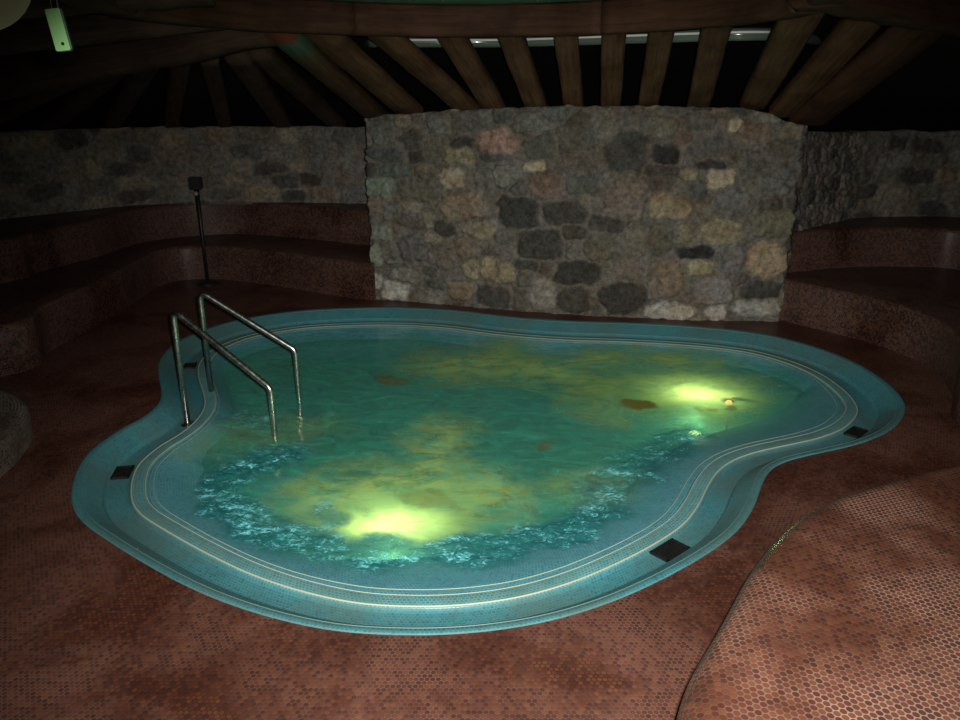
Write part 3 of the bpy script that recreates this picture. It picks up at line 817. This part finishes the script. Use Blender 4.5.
def interp(tab):
    xs = [a for a, _ in tab]; ys = [b_ for _, b_ in tab]
    return lambda s: float(np.interp(s, xs, ys)) + .02 * noise.noise(Vector((s * 5, 0, 2))) + .012 * noise.noise(Vector((s * 14, 0, 7)))
stone_wall('wall_back', cw, lambda s: -.01, interp(tops), .35, .0125, STONES, 3)
# side walls stand on the upper tiers
lw = [Vector((p.x, p.y, 0)) for p in resample(catmull([q for q in reversed(LC3)], 8), 26)]
lw = [Vector((p.x, p.y, 0)) + Vector((0, -.02, 0)) for p in lw]
lw[-1] = Vector((base_c[0].x + .1, lw[-1].y, 0))
stone_wall('wall_left', lw, lambda s: .70, lambda s: 1.53 + .02 * noise.noise(Vector((s * 4, 0, 1))), .3, .024, [], 11, (.30, .17), 1.15)
rw = [Vector((p.x, p.y - .02, 0)) for p in resample(catmull(RC3, 8), 22)]
stone_wall('wall_right', rw, lambda s: .70, lambda s: 1.53 + .02 * noise.noise(Vector((s * 4, 0, 1))), .3, .024, [], 19, (.30, .17), 1.0)

# ================================================================== ROOF
RZ = 2.25
def beam_bm(a, b2, w, h, up=Vector((0, 0, 1)), seg=24, seed=0, wav=.004, taper=0):
    """a hewn timber between two points; a and b2 run along its underside"""
    d = (b2 - a); Ln = d.length; d.normalize()
    x = d.cross(up).normalized(); y = x.cross(d).normalized()
    rings = []
    for i in range(seg + 1):
        t = i / seg; p = a + d * Ln * t
        wx = noise.noise(Vector((t * Ln * 2.2, seed, 0))) * wav * 2; wy = noise.noise(Vector((t * Ln * 2.2, seed, 9))) * wav * 1.5
        ww = w * (1 - taper * t); c = ww * .12; ring = []
        for sx, sy in ((-1, 0), (1, 0), (1, 1), (-1, 1)):
            px_ = sx * ww / 2; py_ = sy * h
            for k2 in ((0, 1) if True else ()):
                cx = px_; cy = py_
                if (sx, sy, k2) in (((-1, 0, 0)), ((1, 0, 1)), ((1, 1, 0)), ((-1, 1, 1))): cy += c if sy == 0 else -c
                else: cx += -sx * c
                jx = noise.noise(Vector((t * Ln * 6, sx * 3 + seed, sy * 5 + k2))) * wav
                ring.append(p + x * (cx + wx + jx) + y * (cy + wy + jx))
        rings.append(ring)
    bm = loft(rings, True, True, True)
    uvl = bm.loops.layers.uv.active
    for f in bm.faces:
        n = f.normal
        for l in f.loops:
            r = l.vert.co - a
            l[uvl].uv = (r.dot(d), r.dot(x) * (1 if abs(n.dot(y)) > .5 else .2) + r.dot(y) * (1 if abs(n.dot(x)) > .5 else .2) + seed * .37)
    return bm
def part_of(o, root):
    o.parent = root; o.matrix_parent_inverse = Matrix.Translation(-Vector(root.location)); return o

# skylight ring beam: a ring lying level
ring_px = [(240, 28), (280, 31), (400, 36), (480, 37), (540, 35), (600, 33), (700, 27), (790, 15), (845, 8)]
rp = [P(u, v, RZ) for u, v in ring_px]
# least squares circle through the measured points
A_ = np.array([[2 * p.x, 2 * p.y, 1] for p in rp[1:-1]]); b_ = np.array([p.x ** 2 + p.y ** 2 for p in rp[1:-1]])
sol = np.linalg.lstsq(A_, b_, rcond=None)[0]; RC = Vector((sol[0], sol[1], 0)); RR = math.sqrt(sol[2] + sol[0] ** 2 + sol[1] ** 2)
print('ring', RC, RR)
ringt = thing('skylight_ring', 'round skylight ring of bent red-brown timber under a teal dome', 'roof beam', (RC.x, RC.y, RZ))
nseg = 6
for k in range(nseg):
    a0 = 2 * PI * k / nseg + .983; a1 = a0 + 2 * PI / nseg - .006
    rings = []
    for i in range(25):
        a = a0 + (a1 - a0) * i / 24; ring = []
        jz = .008 * noise.noise(Vector((a * 4, k, 0)))
        for rr, zz in ((RR - .01, .015), (RR + .005, 0), (RR + .12, 0), (RR + .135, .015), (RR + .135, .185), (RR + .12, .20), (RR + .005, .20), (RR - .01, .185)):
            ring.append(Vector((rr * math.cos(a), rr * math.sin(a), zz + jz)))
        rings.append(ring)
    bm = loft(rings, True, True, True); ul = bm.loops.layers.uv.active
    for f in bm.faces:
        for l in f.loops:
            c_ = l.vert.co; aa = math.atan2(c_.y, c_.x)
            if k == 2 or True: aa = aa % (2 * PI)
            l[ul].uv = (aa * RR, c_.z + math.hypot(c_.x, c_.y))
    obj('ring_segment', bm, M['ring_wood'], ringt)
prof = [(RR + .06, .20)] + [((RR + .06) * math.cos(a), .20 + .75 * math.sin(a)) for a in [PI / 2 * k / 10 for k in range(1, 10)]] + [(.02, .982)]
M['dome'] = plain('teal_painted_dome', (.36, .85, .68), .6)
obj('dome', lathe(prof, 64), M['dome'], ringt)

# rafters from the ring down to the walls
def line_hit(u, v, line):
    r = ray(u, v)
    for p, q in zip(line, line[1:]):
        ex, ey = q.x - p.x, q.y - p.y; den = r.x * ey - r.y * ex
        if abs(den) < 1e-9: continue
        t = (p.x * ey - p.y * ex) / den; w_ = (p.x * r.y - p.y * r.x) / den
        if -.001 <= w_ <= 1.001 and t > 0: return Vector((r.x * t, r.y * t, CAM_H + r.z * t))
    return None
def wall_pt(u, v, ln_):      # point just over the wall's top, on its far side
    h_ = line_hit(u, v, ln_)
    d_ = Vector((h_.x, h_.y, 0)).normalized()
    return h_ + d_ * .10 + Vector((0, 0, .01))
def top_pt(u, v, rad):
    r = ray(u, v)
    if rad < 0:                       # fixed plan distance
        t = -rad / math.hypot(r.x, r.y); return Vector((r.x * t, r.y * t, CAM_H + r.z * t))
    # far side of the ring
    a_ = r.x ** 2 + r.y ** 2; b_2 = -2 * (r.x * RC.x + r.y * RC.y); c_2 = RC.x ** 2 + RC.y ** 2 - rad ** 2
    D = b_2 * b_2 - 4 * a_ * c_2
    t = (-b_2 + math.sqrt(D)) / (2 * a_) if D > 0 else 5.2 / math.hypot(r.x, r.y)
    return Vector((r.x * t, r.y * t, CAM_H + r.z * t))
def rafter(tp, bt, w, label, mat='rafter', zt=2.27, zb=1.80, h=.12, name='rafter', cat='rafter', group='rafters over the stone wall', ext0=.25, ext1=.22, seed=0):
    T = top_pt(*tp, zt); B = wall_pt(*bt, zb)
    d = (B - T).normalized()
    a = T - d * ext0; b2 = B + d * ext1
    o = obj(name, beam_bm(a, b2, w * 1.2, h, seed=seed), M[mat])
    tag(o, label, cat, group)
    return o
RAF = [((283, 43), (375, 122), .15, 'rafter_tinted_light', 1.75, 'leftmost rafter over the stone wall, with red and green light painted on'),
       ((322, 41), (404, 114), .20, 'rafter', 1.77, 'broad dark rafter right of the one with red and green light painted on'),
       ((384, 43), (462, 112), .17, 'rafter', 1.78, 'slanting rafter over the stone wall, just left of the pale green stones'),
       ((450, 42), (490, 110), .16, 'rafter', 1.79, 'brown rafter above the yellow stones of the wall'),
       ((508, 38), (534, 108), .15, 'rafter', 1.8, 'brown rafter above the reddish stone of the wall'),
       ((565, 37), (573, 107), .14, 'rafter', 1.8, 'nearly upright rafter above the middle of the stone wall'),
       ((614, 34), (611, 106), .14, 'rafter', 1.8, 'most upright rafter, directly above the large round dark stone'),
       ((663, 30), (649, 105), .14, 'rafter', 1.8, 'pale brown rafter leaning right, above the black stone'),
       ((719, 24), (699, 106), .15, 'rafter', 1.8, 'cracked rafter leaning right over the stone wall'),
       ((805, 18), (754, 108), .18, 'rafter', 1.79, 'broad rafter right of the widest bright gap in the roof'),
       ((868, 24), (790, 112), .20, 'rafter', 1.77, 'reddish rafter ending at the right corner of the stone wall'),
       ((922, 36), (816, 121), .27, 'ring_wood', 1.74, 'rightmost and widest rafter, meeting the right corner of the stone wall')]
cwl = [base_c[0] + (base_c[0] - base_c[1]) * 2] + base_c + [base_c[-1] + (base_c[-1] - base_c[-2]) * 3]
lwl = [lw[0] + (lw[0] - lw[1]) * 4] + lw + [lw[-1] + Vector((3, 0, 0))]
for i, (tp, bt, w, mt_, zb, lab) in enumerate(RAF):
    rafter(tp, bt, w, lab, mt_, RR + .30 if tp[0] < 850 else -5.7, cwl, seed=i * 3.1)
# darker rafters of the left bay
LRAF = [((240, 66), (284, 131), .16), ((210, 66), (226, 131), .12), ((181, 66), (172, 131), .12), ((150, 68), (112, 131), .14), ((118, 74), (52, 131), .16), ((80, 82), (-20, 131), .18), ((262, 62), (335, 128), .15)]
LL = ['dark rafter over the left stone wall, second from its right end', 'dark narrow rafter above the black standing pole', 'dark narrow rafter left of the black standing pole',
      'dark rafter over the middle of the left wall', 'dark slanting rafter over the left end of the left wall', 'dark rafter at the left edge of the photo above the wall', 'dark rafter over the right end of the left stone wall']
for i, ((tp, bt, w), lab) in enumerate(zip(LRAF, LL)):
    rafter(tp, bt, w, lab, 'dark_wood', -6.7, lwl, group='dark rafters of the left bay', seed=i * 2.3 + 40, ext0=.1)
# main beams that leave the ring
def main_beam(a, b2, w, h, label, mat, seed):
    o = obj('main_beam', beam_bm(a, b2, w, h, seg=40, seed=seed, wav=.012), M[mat]); tag(o, label, 'beam', 'main roof beams'); return o
main_beam(P(275, 45, 2.19), P(-80, 116, 1.72), .26, .26, 'long dark hewn beam running from the skylight ring down to the left', 'dark_wood', 3)
main_beam(P(812, 6, 2.25), P(1060, 52, 2.16), .24, .24, 'red-brown beam running from the skylight ring out to the right edge', 'ring_wood', 8)
main_beam(P(225, 30, 2.26), P(-60, 62, 2.05), .22, .2, 'dark beam above the long hewn beam at the upper left', 'dark_wood', 17)
main_beam(P(215, 5, 2.3), P(-60, 22, 2.2), .22, .2, 'upper dark beam behind the hanging green box', 'dark_wood', 22)

# glossy tube behind the rafters
tp_ = [(368, 50), (364, 45), (372, 40), (395, 40), (440, 40), (500, 40), (570, 38), (640, 35.5), (700, 33.5), (760, 32), (800, 34), (830, 40), (822, 47)]
m_, nt_, b0_ = newmat('glossy_clear_plastic_tube')
b0_.inputs['Base Color'].default_value = (.13, .17, .14, 1); b0_.inputs['Roughness'].default_value = .16; b0_.inputs['Coat Weight'].default_value = .6
M['tube'] = m_
pts = resample(catmull([P(u, v + 1, 2.265) + Vector((0, .12, .0)) for u, v in tp_], 8), 120)
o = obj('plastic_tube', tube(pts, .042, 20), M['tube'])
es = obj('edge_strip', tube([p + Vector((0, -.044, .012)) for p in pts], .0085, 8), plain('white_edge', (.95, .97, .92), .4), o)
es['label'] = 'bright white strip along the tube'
tag(o, 'long glossy tube showing between the rafters above the stone wall', 'tube')

# roof boards above everything
def quad_grid(pts4, nx=2, ny=2):
    bm = bmesh.new(); ul = bm.loops.layers.uv.new('UVMap')
    vs_ = [bm.verts.new(p) for p in pts4]; f = bm.faces.new(vs_)
    for l in f.loops: l[ul].uv = (l.vert.co.x, l.vert.co.y)
    return bm
bm = bmesh.new(); ul = bm.loops.layers.uv.new('UVMap')
na = 48; inr = []; mid = []; outr = []
for i in range(na):
    a = 2 * PI * i / na; ca_, sa_ = math.cos(a), math.sin(a)
    inr.append(Vector((RC.x + (RR + .13) * ca_, RC.y + (RR + .13) * sa_, 2.50)))
    outr.append(Vector((RC.x + 8.6 * ca_, RC.y + 6.6 * sa_, 1.32)))
    mid.append(Vector((RC.x + 4.2 * ca_, RC.y + 3.6 * sa_, 2.20)))
bmr = loft([inr, mid, outr, [p + Vector((0, 0, .1)) for p in outr], [p + Vector((0, 0, .1)) for p in inr], inr], True)
ce = obj('ceiling', bmr, M['roof'], None, False); ce['kind'] = 'structure'

# ================================================================== SMALL THINGS
# standing pole in front of the left bench
pb = P(208, 284, 0)
t = thing('standing_pole', 'thin black pole with a small box head before the left bench', 'pole', pb)
obj('base', lathe([(.11, 0), (.11, .012), (.03, .022), (.018, .05)]), M['black_metal'], t)
obj('shaft', tube([Vector((0, 0, .02)), Vector((0, 0, .5)), Vector((0, 0, .98))], [.017, .018, .024], 12), M['black_metal'], t)
bm = bmesh.new(); box_into(bm, (0, 0, 1.03), (.12, .07, .12), bev=.008)
obj('head', bm, M['black_metal'], t, False)
o = obj('dust_orb', lathe([(.004, -.024), (.02, -.014), (.025, 0), (.02, .014), (.004, .024)], 16), plain('grey_dust_orb', (.22, .21, .18), .5), t); o.location = (0, -.035, .93)  # added ball in place of a dust orb lit by the flash

# green box on two wires
gp = CAM_H + 0
def at_dist(u, v, dist):
    r = ray(u, v).normalized(); return Vector((0, 0, CAM_H)) + r * dist
gc = at_dist(59.5, 30, 1.7)
t = thing('hanging_box', 'small bright green box hanging on two thin wires at the upper left', 'box', gc, .35); t.scale = (.6, .65, .65)
M['green'] = plain('bright_green_plastic', (.42, 1.0, .30), .35)
M['green_side'] = plain('dark_green_plastic', (.02, .14, .04), .4)
bm = bmesh.new(); box_into(bm, (0, .02, 0), (.042, .05, .11), rot=Matrix.Rotation(-.12, 4, 'Y').to_3x3(), bev=.004)
obj('case', bm, M['green_side'], t, False)
bm = bmesh.new(); box_into(bm, (-.004, -.007, .0), (.040, .006, .108), rot=Matrix.Rotation(-.12, 4, 'Y').to_3x3(), bev=.002)
obj('front_panel', bm, M['green'], t, False)
bm = lathe([(.001, 0), (.0045, .001), (.0045, .004), (.001, .005)], 14)
bmesh.ops.rotate(bm, cent=(0, 0, 0), matrix=Matrix.Rotation(PI / 2, 3, 'X'), verts=bm.verts)
o = obj('button', bm, M['black_metal'], t); o.location = (.004, -.009, -.036)
for x in (-.011, .006):
    obj('wire', tube([Vector((x, 0, .05)), Vector((x * .9 - .002, 0, .22)), Vector((x * .8 - .004, 0, .36))], .0016, 8), plain('pale_wire', (.35, .35, .33), .5), t)

# round shade, corner of it in view
gc = at_dist(-33, -30, 2.4)
t = thing('hanging_lamp', 'round pale unlit lamp shade cut by the top left corner', 'lamp', gc)
M['shade'] = plain('pale_woven_shade', (.5, .48, .36), .8)
obj('lamp_shade', lathe([(.02, -.137)] + [(.138 * math.sin(a), -.138 * math.cos(a)) for a in [PI * k / 18 for k in range(2, 17)]] + [(.02, .137)], 48), M['shade'], t)
obj('cord', tube([Vector((0, 0, .13)), Vector((0, 0, .3))], .004, 8), M['black_metal'], t)

# ================================================================== LIGHT, CAMERA
fd_ = bpy.data.lights.new('camera_flash', 'SPOT'); fd_.energy = 1000; fd_.color = (1, .97, .92); fd_.shadow_soft_size = .02
fd_.spot_size = math.radians(94); fd_.spot_blend = 1.0
fo_ = bpy.data.objects.new('camera_flash', fd_); C.objects.link(fo_); fo_.location = (.05, .02, CAM_H + .045)
fo_.rotation_euler = ((P(540, 500, 0) - fo_.location)).to_track_quat('-Z', 'Y').to_euler()

w = bpy.data.worlds.new('World'); bpy.context.scene.world = w; w.use_nodes = True
w.node_tree.nodes['Background'].inputs[0].default_value = (.5, .6, .55, 1); w.node_tree.nodes['Background'].inputs[1].default_value = .004

cd = bpy.data.cameras.new('camera'); cd.lens = FPX / 960 * 36; cd.sensor_width = 36
co = bpy.data.objects.new('camera', cd); C.objects.link(co)
co.location = (0, 0, CAM_H); co.rotation_euler = (PI / 2 - PITCH, 0, 0)
sc = bpy.context.scene; sc.camera = co
sc.view_settings.view_transform = 'Standard'; sc.view_settings.look = 'None'
sc.view_settings.exposure = 0; sc.view_settings.gamma = 1; sc.view_settings.use_curve_mapping = False
